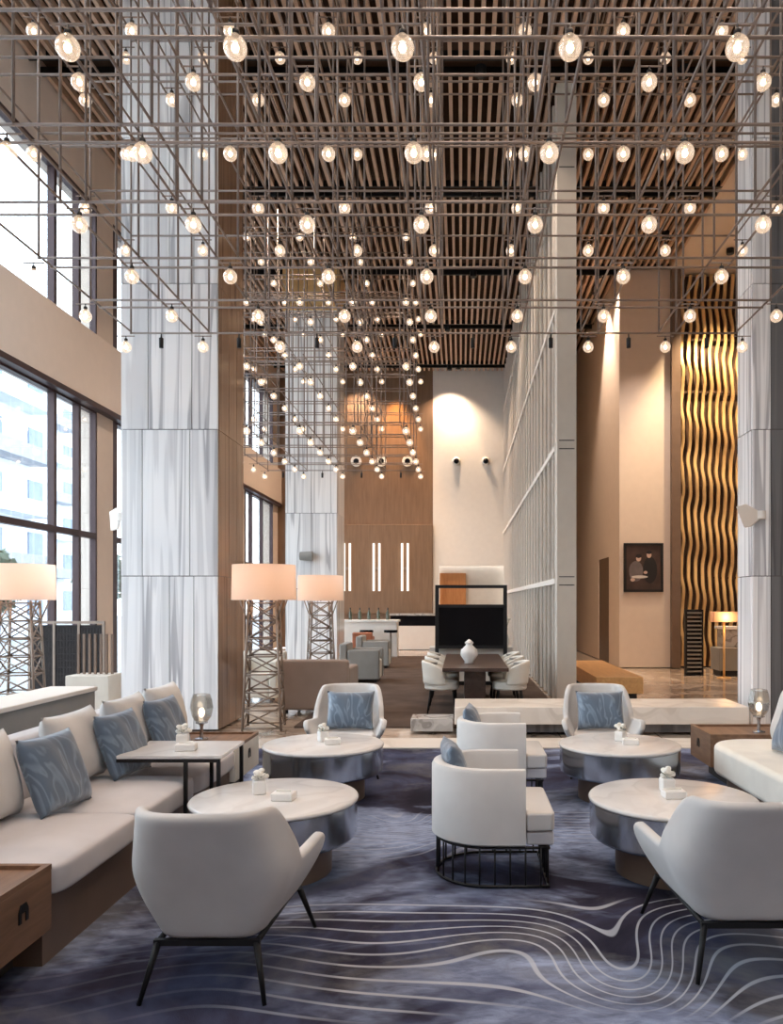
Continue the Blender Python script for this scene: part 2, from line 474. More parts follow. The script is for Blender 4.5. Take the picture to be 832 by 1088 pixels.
# finned partition
e = bpy.data.objects.new('wall_middle', None); COL.objects.link(e); e.location = (1.5, 12.2, 0); struct(e)
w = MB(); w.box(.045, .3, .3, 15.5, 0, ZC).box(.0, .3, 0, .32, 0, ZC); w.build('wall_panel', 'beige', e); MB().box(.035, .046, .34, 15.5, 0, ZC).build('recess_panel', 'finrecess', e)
g = MB()
for z in (1.87, 2.0, 4.0, 4.13, 6.2, 6.33, 8.4): g.box(.03, .27, -.004, .0, z-.008, z+.008)
g.build('joint', 'joint', e)
for i in range(23): MB().box(0, .05, .62+i*.66, .68+i*.66, 0, ZC).build('fin', 'white_paint', e)
for z in (1.94, 4.07, 6.27, 8.4): MB().box(-.008, .05, .32, 15.5, z-.045, z+.045).build('rail', 'white_paint', e)

# columns clad in streaked marble slabs
def column(name, x0, x1, y0, y1, splits, side_mat='brownmarble', dark_from=None):
    e = bpy.data.objects.new(name, None); COL.objects.link(e); e.location = ((x0+x1)/2, (y0+y1)/2, 0); struct(e)
    hx, hy = (x1-x0)/2, (y1-y0)/2
    MB().box(-hx+.02, hx-.02, -hy+.02, hy-.02, 0, ZC+.2).build('core', 'joint', e)
    zs = [0, 1.93, 3.77, 5.6, 7.43, ZC+.15]
    p = MB(); q = MB(); dk = MB()
    for i, (a, b) in enumerate(zip(zs, zs[1:])):
        cuts = [0]+list(splits[i % len(splits)])+[1]
        for u, v in zip(cuts, cuts[1:]):
            tgt = dk if dark_from is not None and u >= dark_from-.01 else p
            tgt.box(-hx+u*2*hx+.005, -hx+v*2*hx-.005, -hy, -hy+.03, a+.005, b-.005)
        p.box(-hx, -hx+.03, -hy+.035, hy-.005, a+.005, b-.005)
        for u, v in ((0, .38), (.38, .7), (.7, 1)):
            q.box(hx-.03, hx, -hy+.035+u*(2*hy-.04)+.004, -hy+.035+v*(2*hy-.04)-.004, a+.003, b-.003)
    p.build('marble_cladding', 'marble', e)
    q.build('side_cladding', side_mat, e)
    if dark_from is not None: dk.build('dark_cladding', 'darkmarble', e)
    else: dk.b.free()
    return e
column('column', -4.27, -3.05, 9.8, 10.95, [(.5,.75), (.22,.71), (.28,.73)])
column('column', -4.28, -3.02, 19.0, 20.2, [(.5,), (.5,)], 'marble')
column('column', 3.655, 4.95, 9.8, 10.33, [(.18,), (.18,)], 'marble', dark_from=.18)
cp = MB().box(-4.33, -2.97, 18.94, 20.25, 8.7, ZC-.02).build('trim_lit_top', 'gold'); struct(cp)  # gold colour stands in for lamplight on the far column's top

# ------------------------------------------------------------------ outside the windows
struct(MB().box(-90, XL-.4, -30, 110, -.6, -.3).build('ground', 'ground'))
def building(x0, x1, y0, y1, h, label, rows, cols, mat='facade'):
    e = thing('building', label, 'building', ((x0+x1)/2, (y0+y1)/2, -.3))
    hx, hy = (x1-x0)/2, (y1-y0)/2
    MB().box(-hx, hx, -hy, hy, 0, h).build('wall', mat, e)
    MB().box(-hx-.3, hx+.3, -hy-.3, hy+.3, h, h+.5).build('roof', 'concrete', e)
    for r in range(rows):
        z = 1.2+r*(h-1.5)/rows
        for c in range(cols):
            y = -hy+(c+.5)*2*hy/cols
            MB().box(hx-.05, hx+.06, y-.75, y+.75, z, z+1.7).build('window', 'facadewin', e)
        if r: MB().box(hx, hx+1.3, -hy*.7, hy*.7, z-.45, z+.35).build('balcony', 'concrete' if r % 2 else mat, e)
        for c in range(3):
            x = -hx+(c+.5)*2*hx/3
            MB().box(x-.8, x+.8, -hy-.06, -hy+.05, z, z+1.7).build('window', 'facadewin', e)
building(-34, -24, 30, 46, 16, 'white balconied apartment block seen through the lower left window', 5, 4)
building(-46, -35, 52, 72, 24, 'taller pale block standing behind the balconied block outside', 7, 4)
def tree(x, y, h, label):
    e = thing('tree', label, 'tree', (x, y, -.3))
    MB().tube([(0,0,0), (.05,.05,h*.4), (0,0,h*.7)], [.14,.11,.05], 8).build('trunk', 'bark', e)
    m = MB()
    for i in range(700):
        d = Vector((random.gauss(0,1), random.gauss(0,1), random.gauss(0,1))).normalized()*random.uniform(.5,1)
        c = Vector((d.x*h*.3, d.y*h*.3, h*.72+d.z*h*.3))
        a = Vector((random.uniform(-1,1), random.uniform(-1,1), random.uniform(-1,1))).normalized()*.2
        b = a.cross(Vector((random.uniform(-1,1), random.uniform(-1,1), random.uniform(-1,1)))).normalized()*.13
        m.b.faces.new([m.b.verts.new(c+k) for k in (a, b, -a, -b)])
    m.build('foliage', 'foliage', e)
tree(-13.5, 22, 3.4, 'grey-green street tree outside the left window behind the floor lamp')
tree(-16.5, 36, 4.2, 'small leafy tree farther off outside the left window by the white block')

# ------------------------------------------------------------------ chandeliers of rods and bulbs
def bulb_mesh():
    m = MB(); pr = [(0,-.064), (.025,-.06), (.045,-.046), (.059,-.025), (.0635,0), (.059,.024), (.046,.044), (.03,.058), (.02,.07)]
    m.lathe(pr, 16)
    return m
def fil_mesh():
    m = MB(); m.ball((0,0,-.002), .022, 8, 6, 1.1); return m
def soc_mesh():
    m = MB(); m.lathe([(0,.066), (.02,.066), (.02,.092), (.013,.1), (.006,.104), (.006,.128), (0,.128)], 8); return m
def merge_linked(src_meshes, places, name, mats, parent):
    b = bmesh.new()
    for mi, me in enumerate(src_meshes):
        for p in places:
            n0 = len(b.verts); nf = len(b.faces)
            b.from_mesh(me); b.verts.ensure_lookup_table(); b.faces.ensure_lookup_table()
            for v in b.verts[n0:]: v.co += Vector(p)
            for f in b.faces[nf:]: f.material_index = mi
    me = bpy.data.meshes.new(name); b.to_mesh(me); b.free()
    for x in mats: me.materials.append(M[x])
    o = bpy.data.objects.new(name, me); COL.objects.link(o); o.parent = parent; o['kind'] = 'stuff'
    return o
def pixel(p):
    return (VX+p[0]*F/p[1], VY-(p[2]-EYE)*F/p[1])
def inframe(p): 
    u, v = pixel(p); return -20 < u < 852 and -25 < v < 1088
P0 = .9
LAYERS = [4.71, 5.835, 6.96, 8.085]
def chandelier(label, xs, ds, front, end_single):
    C = Vector(((xs[0]+xs[-1])/2, (ds[0]+ds[-1])/2, LAYERS[0]))
    e = thing('chandelier', label, 'chandelier', C)
    L = lambda p: Vector(p)-C
    R = .0105
    sp = []
    # rods across: a pair at each row
    rods = {'cross_rod': [], 'long_rod': [], 'hanger_rod': []}
    xa, xb = xs[0]+.1, xs[-1]-.1
    y0, y1 = front, ds[-1]-.1
    for z in LAYERS:
        for i, d in enumerate(ds):
            for s in ((-.1,) if i == len(ds)-1 else (-.1, .1)):
                rods['cross_rod'].append(((xa, d+s, z), (xb, d+s, z)))
        for j, x in enumerate(xs):
            for s in ((.1,) if j == 0 else (-.1,) if j == len(xs)-1 else (-.1, .1)):
                rods['long_rod'].append(((x+s, y0, z+.02), (x+s, y1, z+.02)))
    for d in ds:
        for j, x in enumerate(xs):
            lo = LAYERS[0]
            sx = .1 if j < len(xs)-1 else -.1
            rods['hanger_rod'].append(((x+sx, d-.1, lo-.01), (x+sx, d-.1, ZC)))
            if 0 < j < len(xs)-1: rods['hanger_rod'].append(((x-sx, d-.1, lo-.01), (x-sx, d-.1, ZC)))
    for nm, lst in rods.items():
        def near(r): 
            mid = [(a+b)/2 for a, b in zip(*r)]
            vis = any(inframe([r[0][k]+(r[1][k]-r[0][k])*t for k in range(3)]) for t in (0,.25,.5,.75,1))
            return (not vis, mid[1], mid[2])
        lst.sort(key=near)
        rest = MB() if len(lst) > 100 else None
        for k, (a, b) in enumerate(lst):
            if k < 100: MB().tube([L(a), L(b)], R, 6).build(nm, 'rod', e)
            else: rest.tube([L(a), L(b)], R, 6)
        if rest is not None: rest.build(nm, 'rod', e)['kind'] = 'stuff'
    # bulbs hang under the rods of every layer
    pl = [(x, d, z-.128) for z in LAYERS for d in ds for x in xs]
    pl.sort(key=lambda p: (not inframe(p), p[1], p[2]))
    pb = bulb_mesh().build('bulb', 'bulbglass', e); pf = fil_mesh().build('filament', 'filament', pb); ps = soc_mesh().build('socket', 'black', pb)
    # stem from the socket to the rod above
    meshes = [pb.data, pf.data, ps.data]
    pb.location = L(pl[0])
    for p in pl[1:100]:
        o = pb.copy(); COL.objects.link(o); o.location = L(p)
        for ch in (pf, ps):
            c = ch.copy(); COL.objects.link(c); c.parent = o
    if len(pl) > 100: merge_linked(meshes, [L(p) for p in pl[100:]], 'bulb', ['bulbglass', 'filament', 'black'], e)
    arms = MB()
    for p in pl: arms.box(p[0]-C.x-.1, p[0]-C.x+.1, p[1]-C.y-.004, p[1]-C.y+.004, p[2]+.122-C.z, p[2]+.132-C.z)
    arms2 = []
    arms.build('bulb_bracket', 'rod', e)['kind'] = 'stuff'
    # small unlit spot cans between bulbs of the last row
    for a, b in zip(xs, xs[1:]):
        x = (a+b)/2; m = MB(); y = ds[-1]-.1
        m.lathe([(0,-.17), (.024,-.17), (.026,-.06), (.01,-.05), (.006,0), (0,0)], 10, L((x, y, LAYERS[0])))
        m.build('spot_can', 'black', e)
    return e
rowstep = .985
CH1_X = [P0*(k-.35) for k in range(-4, 5)]; CH1_D = [4.2+rowstep*i for i in range(6)]
CH2_X = [-.96-.925*j for j in range(4, -1, -1)]; CH2_D = [13.6+rowstep*i for i in range(6)]
chandelier('large grid chandelier of bronze rods and glowing glass bulbs above the seating', CH1_X, CH1_D, 2.6, True)
chandelier('farther grid chandelier of rods and tiny glowing bulbs hanging above the dining area', CH2_X, CH2_D, 13.4, True)

# ------------------------------------------------------------------ soft furniture builders
def pillow(name, w, h, t, mat, parent=None):
    m = MB(); n = 18
    for s in (-1, 1):
        def fn(a, b, s=s):
            u, v = 2*a-1, 2*b-1
            k = max(0, (1-u**4)*(1-v**4))**.55
            px = u*w/2*(1-.07*(1-abs(v)**2.5)*abs(u)**2*1.0); pz = v*h/2*(1-.07*(1-abs(u)**2.5)*abs(v)**2)
            wr = .006*math.sin(u*7+v*3)*k
            return (px, s*(t/2*k)+wr, pz+h/2)
        m.grid(fn, n, n)
    return m.build(name, mat, parent, weld=True, smooth=3.1)

def lean(o, loc, tilt, rz):
    o.location = loc; o.rotation_euler = (-tilt, 0, rz); return o

def cushion_block(x0, x1, y0, y1, z0, z1, r, name, mat, parent, crown=.02):
    m = MB(); nx = ny = 10
    cx, cy = (x0+x1)/2, (y0+y1)/2; hx, hy = (x1-x0)/2, (y1-y0)/2
    m.box(x0, x1, y0, y1, z0, z1)
    bmesh.ops.subdivide_edges(m.b, edges=m.b.edges, cuts=6, use_grid_fill=True)
    for v in m.b.verts:
        u = (v.co.x-cx)/hx; w = (v.co.y-cy)/hy
        if v.co.z > z1-1e-4: v.co.z += crown*max(0, (1-u**4)*(1-w**4))
        # round the corners
        p = v.co.copy(); q = Vector((min(max(p.x, x0+r), x1-r), min(max(p.y, y0+r), y1-r), min(max(p.z, z0+r), z1-r)))
        d = p-q
        if d.length > 1e-6 and sum(abs(c) > 1e-6 for c in d) > 1: v.co = q+d.normalized()*max(abs(c) for c in d)
    o = m.build(name, mat, parent, sub=1)
    return o

def armchair(label, loc, rz, group='lounge armchairs around the round tables'):
    e = thing('lounge_armchair', label, 'chair', loc, rz, group)
    # one-piece shell, open towards +y
    def shell(a, b):
        u = 2*a-1; s = abs(u); sg = 1 if u >= 0 else -1
        zb = .235+.03*max(0, (s-.6)/.4)**2
        if s < .37: zt = .785+.0*s
        elif s < .57:
            t = (s-.37)/.2; t = t*t*(3-2*t); zt = .785*(1-t)+.50*t
        else:
            t = (s-.57)/.43; zt = .50+.02*t*t*(3-2*t)-(.09*max(0, (t-.8)/.2)**2)
        h = b; z = zb+(zt-zb)*h
        if s < .5:
            ph = s/.5*PI/2
            x = .285*math.sin(ph)**.5; y = -.10-.25*math.cos(ph)**.6 if ph < PI/2-1e-6 else -.10
        else:
            t = (s-.5)/.5; x = .285+.055*t; y = -.10+.42*t
        hz = (z-.24)/.55
        back = max(0, 1-s/.5)
        k = .66+.44*math.sin(min(1, hz*1.7)*PI/2)-.34*max(0, hz-.48)*min(1, back*2.2+.35)
        x *= k
        y += back**.5*(.07*(1-hz)**2-.13*hz*hz+.02) + (1-back)*.0
        if s > .5: y -= .12*(1-b)*((s-.5)/.5)**1.5
        return (sg*x, y, z)
    m = MB(); m.grid(shell, 56, 14); m.build('shell', 'white', e, solid=.05, sub=1)
    # seat cushion and under-shell
    m = MB()
    pts = [(-.29,-.24), (-.2,-.3), (.2,-.3), (.29,-.24), (.31,.2), (.29,.36), (.24,.4), (-.24,.4), (-.29,.36), (-.31,.2)]
    m.prism([(x*(.88 if y > 0 else .7), y if y > 0 else y*.82) for x, y in pts], .29, .385); m.build('seat_cushion', 'white', e, bevel=.035, seg=4)
    m = MB(); m.prism([(x*.6, y*.8+.02) for x, y in pts], .232, .30); m.build('seat_base', 'white', e, bevel=.03, seg=3)
    # metal underframe and four splayed legs
    m = MB(); z = .222
    m.box(-.215, .215, -.292, -.268, z-.012, z+.012).box(-.24, .24, .308, .332, z-.012, z+.012)
    m.tube([(-.2,-.28,z), (-.23,.32,z)], .012, 8).tube([(.2,-.28,z), (.23,.32,z)], .012, 8)
    m.build('underframe', 'black', e)
    for sx, sy, dx, dy in ((-.2,-.28,-.05,-.07), (.2,-.28,.05,-.07), (-.25,.32,-.06,.08), (.25,.32,.06,.08)):
        MB().tube([(sx, sy, z), (sx+dx, sy+dy, 0)], [.016, .009], 8).build('leg', 'black', e)
    return e

A1 = armchair('pale fabric lounge armchair seen from behind beside the left banquette', (-1.03, 3.45, 0), 0)
A2 = clone(A1, 'pale fabric lounge armchair seen from behind near the right sofa', (1.24, 3.62, 0), .0)
A3 = clone(A1, 'pale lounge armchair facing us behind the left round tables with blue pillow', (-1.08, 7.45, 0), PI+.05)
A4 = clone(A1, 'pale lounge armchair facing us in front of the white stone bench', (1.32, 7.45, 0), PI-.04)

blue = pillow('blue_pillow', .46, .44, .15, 'satin')
blue['category'] = 'pillow'; blue['group'] = 'blue satin pillows'
blue.scale = (1, 1, .86); lean(blue, (-1.06, 7.40, .39), .34, .0); blue['label'] = 'blue satin pillow in the armchair facing us at the left'
def bluep(label, loc, tilt, rz, sc=1):
    o = blue.copy(); COL.objects.link(o); lean(o, loc, tilt, rz); o['label'] = label; o.scale = sc if isinstance(sc, tuple) else (sc,)*3; return o
bluep('blue satin pillow in the armchair facing us before the stone bench', (1.33, 7.40, .39), .34, .0, (1, 1, .86))

def barrel(label, loc, rz=0):
    e = thing('barrel_chair', label, 'chair', loc, rz, 'barrel chairs in the middle')
    # shell plan: U open towards +x
    def plan(s, off):
        # s 0..1 from the near arm end round the back to the far arm end
        W = .335-off; xb = -.02
        L1 = .2; arc = PI*W
        t = s*(2*L1+arc)
        if t < L1: return (xb+L1-t, -W)
        if t < L1+arc:
            a = (t-L1)/W; return (xb-W*math.sin(a), -W*math.cos(a))
        return (xb+(t-L1-arc), W)
    prof = [(0,.25), (0,.64), (.012,.662), (.04,.668), (.068,.662), (.08,.64), (.08,.25), (.06,.238), (.02,.238)]
    m = MB(); n = 48
    V = [[m.b.verts.new((*plan(i/n, o), z)) for o, z in prof] for i in range(n+1)]
    for i in range(n):
        for j in range(len(prof)):
            f = m.b.faces.new((V[i][j], V[i+1][j], V[i+1][(j+1) % len(prof)], V[i][(j+1) % len(prof)])); f.smooth = True
    for R in (V[0], V[-1]): m.b.faces.new(R)
    m.build('shell', 'white', e, smooth=.7)
    # seat deck and loose cushion that pokes out in front
    poly = [(.18,-.25)]+[(-.02-.25*math.sin(PI*i/12), -.25*math.cos(PI*i/12)) for i in range(13)]+[(.18,.25)]
    MB().prism(poly, .24, .32).build('seat_deck', 'white', e, bevel=.01)
    m = MB(); m.prism([(.185,-.25), (.185,-.325), (.33,-.315), (.345,-.29), (.345,.29), (.33,.315), (.185,.325), (.185,.25)]+[(-.02-.245*math.sin(PI*i/12), .245*math.cos(PI*i/12)) for i in range(13)], .322, .425)
    m.build('seat_cushion', 'white', e, bevel=.03, seg=4)
    MB().box(.185, .34, -.3, .3, .24, .318).build('front_rail', 'warmwhite', e, bevel=.012)
    # cage base of thin black rods
    P = [plan(i/40, .03) for i in range(41)]+[(.5,.29), (.5,-.29)]
    P = P[:41]+[(.31, P[40][1]), (.31, P[0][1])]
    for z, nm in ((.228, 'top_ring'), (.012, 'floor_ring')): MB().tube([(x, y, z) for x, y in P], .009, 6, True).build(nm, 'black', e)
    tot = [0]
    for a, b in zip(P, P[1:]+P[:1]): tot.append(tot[-1]+math.dist(a, b))
    K = 26
    for k in range(K):
        t = k/K*tot[-1]
        for i in range(len(P)):
            if tot[i] <= t <= tot[i+1]:
                q = (t-tot[i])/(tot[i+1]-tot[i]); a, b = P[i], P[(i+1) % len(P)]
                x, y = a[0]+(b[0]-a[0])*q, a[1]+(b[1]-a[1])*q; break
        MB().tube([(x, y, .012), (x, y, .228)], .006, 6).build('cage_rod', 'black', e)
    return e
B1 = barrel('white barrel chair on black rod cage, nearer of two, seen from its side', (.18, 4.67, 0))
B2 = clone(B1, 'white barrel chair behind the nearer barrel chair, by the stone bench', (.32, 6.33, 0))
bluep('crumpled blue satin pillow inside the nearer barrel chair', (.02, 4.72, .43), .3, PI/2+.15, .8)
bluep('dark blue pillow peeking over the farther barrel chair rim', (.15, 6.40, .43), .3, PI/2-.1, .78)

def round_table(label, loc):
    e = thing('round_table', label, 'table', loc, 0, 'round drum tables')
    MB().lathe([(0,.415), (.48,.415), (.492,.42), (.495,.43), (.49,.44), (.48,.444), (0,.444)], 72).build('tabletop', 'tabletop', e)
    m = MB().lathe([(0,.2), (.44,.2), (.47,.208), (.485,.225), (.487,.25), (.487,.415), (0,.415)], 72); m.build('drum', 'steel', e, smooth=.6)
    MB().lathe([(0,0), (.335,0), (.335,.2), (0,.2)], 48).build('base', 'brownbase', e, smooth=.6)
    return e
T1 = round_table('round drum table nearest the left banquette with white flower vases', (-1.11, 4.66, 0))
T2 = clone(T1, 'round drum table before the near right armchair with square white vase', (1.26, 4.66, 0))
T3 = clone(T1, 'round drum table in front of the left facing armchair', (-1.13, 6.42, 0))
T4 = clone(T1, 'round drum table in front of the right facing armchair', (1.30, 6.42, 0))

def flower_vase(label, loc, rz=0, s=1.0):
    e = thing('flower_vase', label, 'vase', loc, rz, 'small white flower vases on tables'); e.scale = (s,)*3
    m = MB(); m.box(-.04, .04, -.04, .04, 0, .085); m.build('vase_body', 'ceramic', e, bevel=.012)
    f = MB()
    for i in range(9):
        a = i*2.4; r = .012+.035*((i*37) % 9)/9
        x, y, z = r*math.cos(a), r*math.sin(a), .1+.012*((i*5) % 4)
        f.ball((x, y, z), .02, 8, 5, .75)
    f.build('blossoms', 'petal', e)
    lf = MB()
    for i in range(4):
        a = i*1.7+.3; d = Vector((math.cos(a), math.sin(a), 0)); p = Vector((0,0,.085)); q = d*.06+Vector((0,0,.13)); sd = Vector((-d.y, d.x, 0))*.012
        lf.b.faces.new([lf.b.verts.new(v) for v in (p, (p+q)/2+sd, q, (p+q)/2-sd)])
    lf.build('leaves', 'leaf', e)
    return e
V1 = flower_vase('cubic white vase of pale blossoms on the near left round table', (-1.22, 4.72, .444), .3)
clone(V1, 'white flower vase on the right round table before near armchair', (1.26, 4.78, .444), .1)
clone(V1, 'white flower vase on the round table by left facing armchair', (-1.15, 6.5, .444), .5)
clone(V1, 'white flower vase on the round table by right facing armchair', (1.33, 6.52, .444), .9)
clone(V1, 'white flower vase on the thin-legged side table over the banquette', (-1.9, 5.33, .622), .2)
def tray(label, loc, rz=0, h=.045, w=.13):
    e = thing('napkin_box', label, 'box', loc, rz, 'small white boxes on tables')
    MB().box(-w/2, w/2, -.05, .05, 0, h).build('box_body', 'ceramic', e, bevel=.008)
    MB().box(-w/2+.02, w/2-.02, -.004, .004, h, h+.012).build('napkin', 'petal', e)
    return e
K1 = tray('flat white napkin box beside vase on the near left round table', (-1.04, 4.58, .444), -.1)
clone(K1, 'white napkin box on the right round table before near armchair', (1.26, 4.63, .444), .05)
clone(K1, 'white napkin box on the round table by left facing armchair', (-1.05, 6.38, .444), .2)
clone(K1, 'white napkin box on the round table by right facing armchair', (1.38, 6.36, .444), -.15)
clone(K1, 'white napkin box on the thin-legged side table over the banquette', (-1.82, 5.17, .622), .1)

# ------------------------------------------------------------------ left banquette
S = thing('banquette_sofa', 'long pale upholstered banquette along the left side with walnut base', 'sofa', (-2.2, 4.8, 0))
o = S.location
def SB(x0, x1, y0, y1, z0, z1): return MB().box(x0-o.x, x1-o.x, y0-o.y, y1-o.y, z0, z1)
SB(-2.6, -1.84, 3.43, 6.2, 0, .285).build('base', 'brownbase', S)
SB(-2.76, -2.6, 2.3, 6.95, .0, .80).build('backrest', 'warmwhite', S, bevel=.035, seg=4)
for a, b in ((3.44,4.33), (4.34,5.26), (5.27,6.19)):
    cushion_block(-2.6-o.x, -1.77-o.x, a-o.y, b-o.y, .288, .448, .035, 'seat_cushion', 'warmwhite', S, .012)
def end_box(label, y0, y1, mat, emb_y):
    c = ((-2.6-1.79)/2, (y0+y1)/2)
    e = thing('end_table', label, 'table', (*c, 0), 0)
    hx, hy = .4, (y1-y0)/2-.005
    MB().box(-hx, hx-.17, -hy, hy, 0, .17).build('plinth', 'joint', e)
    m = MB(); m.box(-hx, hx, -hy, hy, .17, .43); m.build('box_body', mat, e, bevel=.004)
    m = MB(); m.box(-hx, hx, -hy, -hy+.03, .43, .455).box(-hx, hx, hy-.03, hy, .43, .455).box(hx-.03, hx, -hy+.03, hy-.03, .43, .455).box(-hx, -hx+.03, -hy+.03, hy-.03, .43, .455).box(-hx+.03, hx-.03, -hy+.03, hy-.03, .425, .437)
    m.build('tray_top', 'walnut', e)
    # dark arched cut-out in the front
    m = MB(); y = emb_y-c[1]
    pts = [(-.035,0), (-.035,.05), (-.02,.075), (.02,.075), (.035,.05), (.035,0), (.016,0), (.016,.04), (-.016,.04), (-.016,0)]
    m.prism([(a, b) for a, b in pts], 0, .006)
    m.xf(Matrix.Translation((hx-.001, y, .29)) @ Matrix(((0,0,1,0), (1,0,0,0), (0,1,0,0), (0,0,0,1))))
    m.build('cutout_handle', 'black', e)
    return e
end_box('walnut end box closing the near end of the left banquette', 2.3, 3.43, 'walnut', 3.2)
end_box('pale end box with walnut tray at the far end of banquette', 6.2, 6.93, 'cream', 6.62)
wp = pillow('back_pillow', .62, .47, .2, 'white'); wp['category'] = 'pillow'; wp['group'] = 'white back pillows of the banquette'
wl_ = ['white back pillow nearest the walnut end box of the banquette', 'white back pillow between the first and second blue pillows on banquette', 'white back pillow between the second and third blue pillows on banquette', 'white back pillow beside the glass lamp at banquette far end']
for i, (y, l) in enumerate(zip((3.95, 4.95, 5.74, 6.46), wl_)):
    q = wp if i == 0 else wp.copy()
    if i: COL.objects.link(q)
    lean(q, (-2.395, y, .455 if i < 3 else .462), .22, PI/2); q['label'] = l
bl_ = ['blue satin pillow on the banquette nearest to us', 'blue satin pillow on the banquette behind the thin-legged side table', 'blue satin pillow on the banquette nearest the glass lamp']
for y, l in zip((4.33, 5.2, 5.98), bl_): bluep(l, (-2.18, y, .455), .34, PI/2-.12)

# thin-legged side table that reaches over the seat
e = thing('side_table', 'thin black-legged side table with pale top reaching over the banquette', 'table', (-1.86, 5.25, 0))
MB().box(-.34, .33, -.27, .27, .6, .622).build('tabletop', 'tabletop', e, bevel=.004)
for a in (-.26, .26):
    MB().box(-.34, .32, a-.011, a+.011, .578, .6).build('top_rail', 'black', e)
    for xx in (.1, .31): MB().box(xx-.011, xx+.011, a-.011, a+.011, .0, .578).build('leg', 'black', e)
    MB().box(.121-.01, .31-.011, a-.011, a+.011, .0, .02).build('foot_rail', 'black', e)

# crystal lamps
def crystal(label, loc):
    e = thing('crystal_lamp', label, 'lamp', loc, 0, 'small crystal table lamps')
    MB().lathe([(0,0), (.055,0), (.055,.012), (.016,.02), (.013,.1), (.02,.13), (.05,.14), (.05,.15), (0,.15)], 20).build('stem', 'steel', e, smooth=.6)
    m = MB(); m.lathe([(.05,.15), (.085,.2), (.1,.27), (.09,.34), (.075,.385), (.07,.385), (.085,.335), (.094,.27), (.08,.205), (.045,.155)], 8); m.build('glass_shade', 'crystal', e, smooth=.3)
    MB().ball((0,0,.23), .026, 10, 8, 1.6).build('bulb', 'lens', e)
    return e
CL = crystal('small crystal lamp on the tray at the banquette far end', (-2.2, 6.62, .437))
# low wall behind the banquette
wlo = thing('partition', 'low grey partition with white ledge behind the left banquette', 'partition', (-3.6, 4.6, 0))
MB().box(-.2, .2, -3.4, 2.65, 0, .78).build('wall_body', 'grey', wlo)
MB().box(-.22, .22, -3.42, 2.67, .78, .82).build('ledge', 'white_paint', wlo, bevel=.01)

# ------------------------------------------------------------------ right sofa
R = thing('curved_sofa', 'cream curved sofa at the right edge with loose pillows', 'sofa', (2.6, 5.0, 0))
def seat_plan(off=0):
    pts = []
    for i in range(13):
        a = PI/2*i/12; pts.append((2.40-.34*math.sin(a)*1.0-.0, 6.62-.30*(1-math.cos(a))))
    pts = [(2.95-off, 6.62-off)]+[(x+off*.7, y-off) for x, y in pts]+[(2.10+off*.7, 5.2), (2.14+off*.7, 4.3), (2.16+off*.7, 3.45), (2.95-off, 3.45)]
    return [(x-2.6, y-5.0) for x, y in pts]
MB().prism(seat_plan(.1), 0, .2).build('base', 'brownbase', R)
MB().prism(seat_plan(), .2, .45).build('seat_cushion', 'cream', R, bevel=.045, seg=4)
MB().box(.22, .36, -1.55, 1.6, .2, .8).build('backrest', 'cream', R, bevel=.05, seg=4)
q = wp.copy(); COL.objects.link(q); lean(q, (2.60, 6.22, .455), .28, -PI/2); q['label'] = 'white back pillow at the far end of the right sofa'; q['group'] = 'white back pillows of the right sofa'
q = wp.copy(); COL.objects.link(q); lean(q, (2.62, 5.55, .455), .28, -PI/2); q['label'] = 'white back pillow at the right frame edge behind the blue pillow'; q['group'] = 'white back pillows of the right sofa'
bluep('blue satin pillow on the right sofa', (2.44, 5.85, .455), .34, -PI/2+.1)
e = end_box('walnut end table beyond the right sofa holding a crystal lamp', 6.75, 7.35, 'walnut', 7.0)
e.location = (2.56, 7.06, 0); e.rotation_euler = (0, 0, PI)
clone(CL, 'small crystal lamp on the end table beyond the right sofa', (2.66, 6.98, .437))

# ------------------------------------------------------------------ floor lamps with lattice towers
def floor_lamp(label, loc, rz=0):
    e = thing('floor_lamp', label, 'lamp', loc, rz, 'lattice tower floor lamps')
    b, t, H = .235, .17, 1.62
    cs = [(-1,-1), (1,-1), (1,1), (-1,1)]
    W = lambda z: b+(t-b)*z/H
    for sx, sy in cs: MB().tube([(sx*b, sy*b, 0), (sx*t, sy*t, H)], .017, 6).build('leg', 'bronze', e)
    m = MB(); lev = 7
    for k in range(lev+1):
        z = .03+k*(H-.06)/lev; w = W(z)
        for i in range(4):
            a, c = cs[i], cs[(i+1) % 4]
            m.tube([(a[0]*w, a[1]*w, z), (c[0]*w, c[1]*w, z)], .011, 6)
            if k < lev:
                z2 = z+(H-.06)/lev; w2 = W(z2)
                p, q = (a, c) if k % 2 else (c, a)
                m.tube([(p[0]*w, p[1]*w, z), (q[0]*w2, q[1]*w2, z2)], .011, 6)
                if k > 2: m.tube([(q[0]*w, q[1]*w, z), (p[0]*w2, p[1]*w2, z2)], .008, 6)
    for sx, sy in cs: m.tube([(sx*W(H-.25), sy*W(H-.25), H-.25), (sx*.27, sy*.27, H+.04)], .01, 6)
    m.build('lattice', 'bronze', e)
    MB().lathe([(.40,1.63), (.405,1.63), (.395,2.075), (.39,2.075)], 56).build('lamp_shade', 'shade', e, smooth=.6)
    sp = MB()
    for a in range(4):
        c, s_ = math.cos(a*PI/2+PI/4), math.sin(a*PI/2+PI/4); sp.tube([(.0,0,1.66), (.40*c, .40*s_, 1.66)], .006, 6)
    sp.tube([(0,0,1.62), (0,0,1.8)], .012, 6).build('spider', 'bronze', e)
    MB().ball((0,0,1.86), .05, 10, 8, 1.2).build('bulb', 'lens', e)
    light('lamp_light', 'POINT', (0,0,1.86), 6, (255,206,164), e, .08)
    return e
L1 = floor_lamp('lattice floor lamp with linen drum shade by the left window', (-5.55, 9.84, 0), .2)
clone(L1, 'lattice floor lamp with linen shade just right of the marble column', (-2.51, 9.95, 0), .12)
clone(L1, 'lattice floor lamp farther back with linen shade behind the taupe sofa', (-2.5, 13.9, 0), .3)

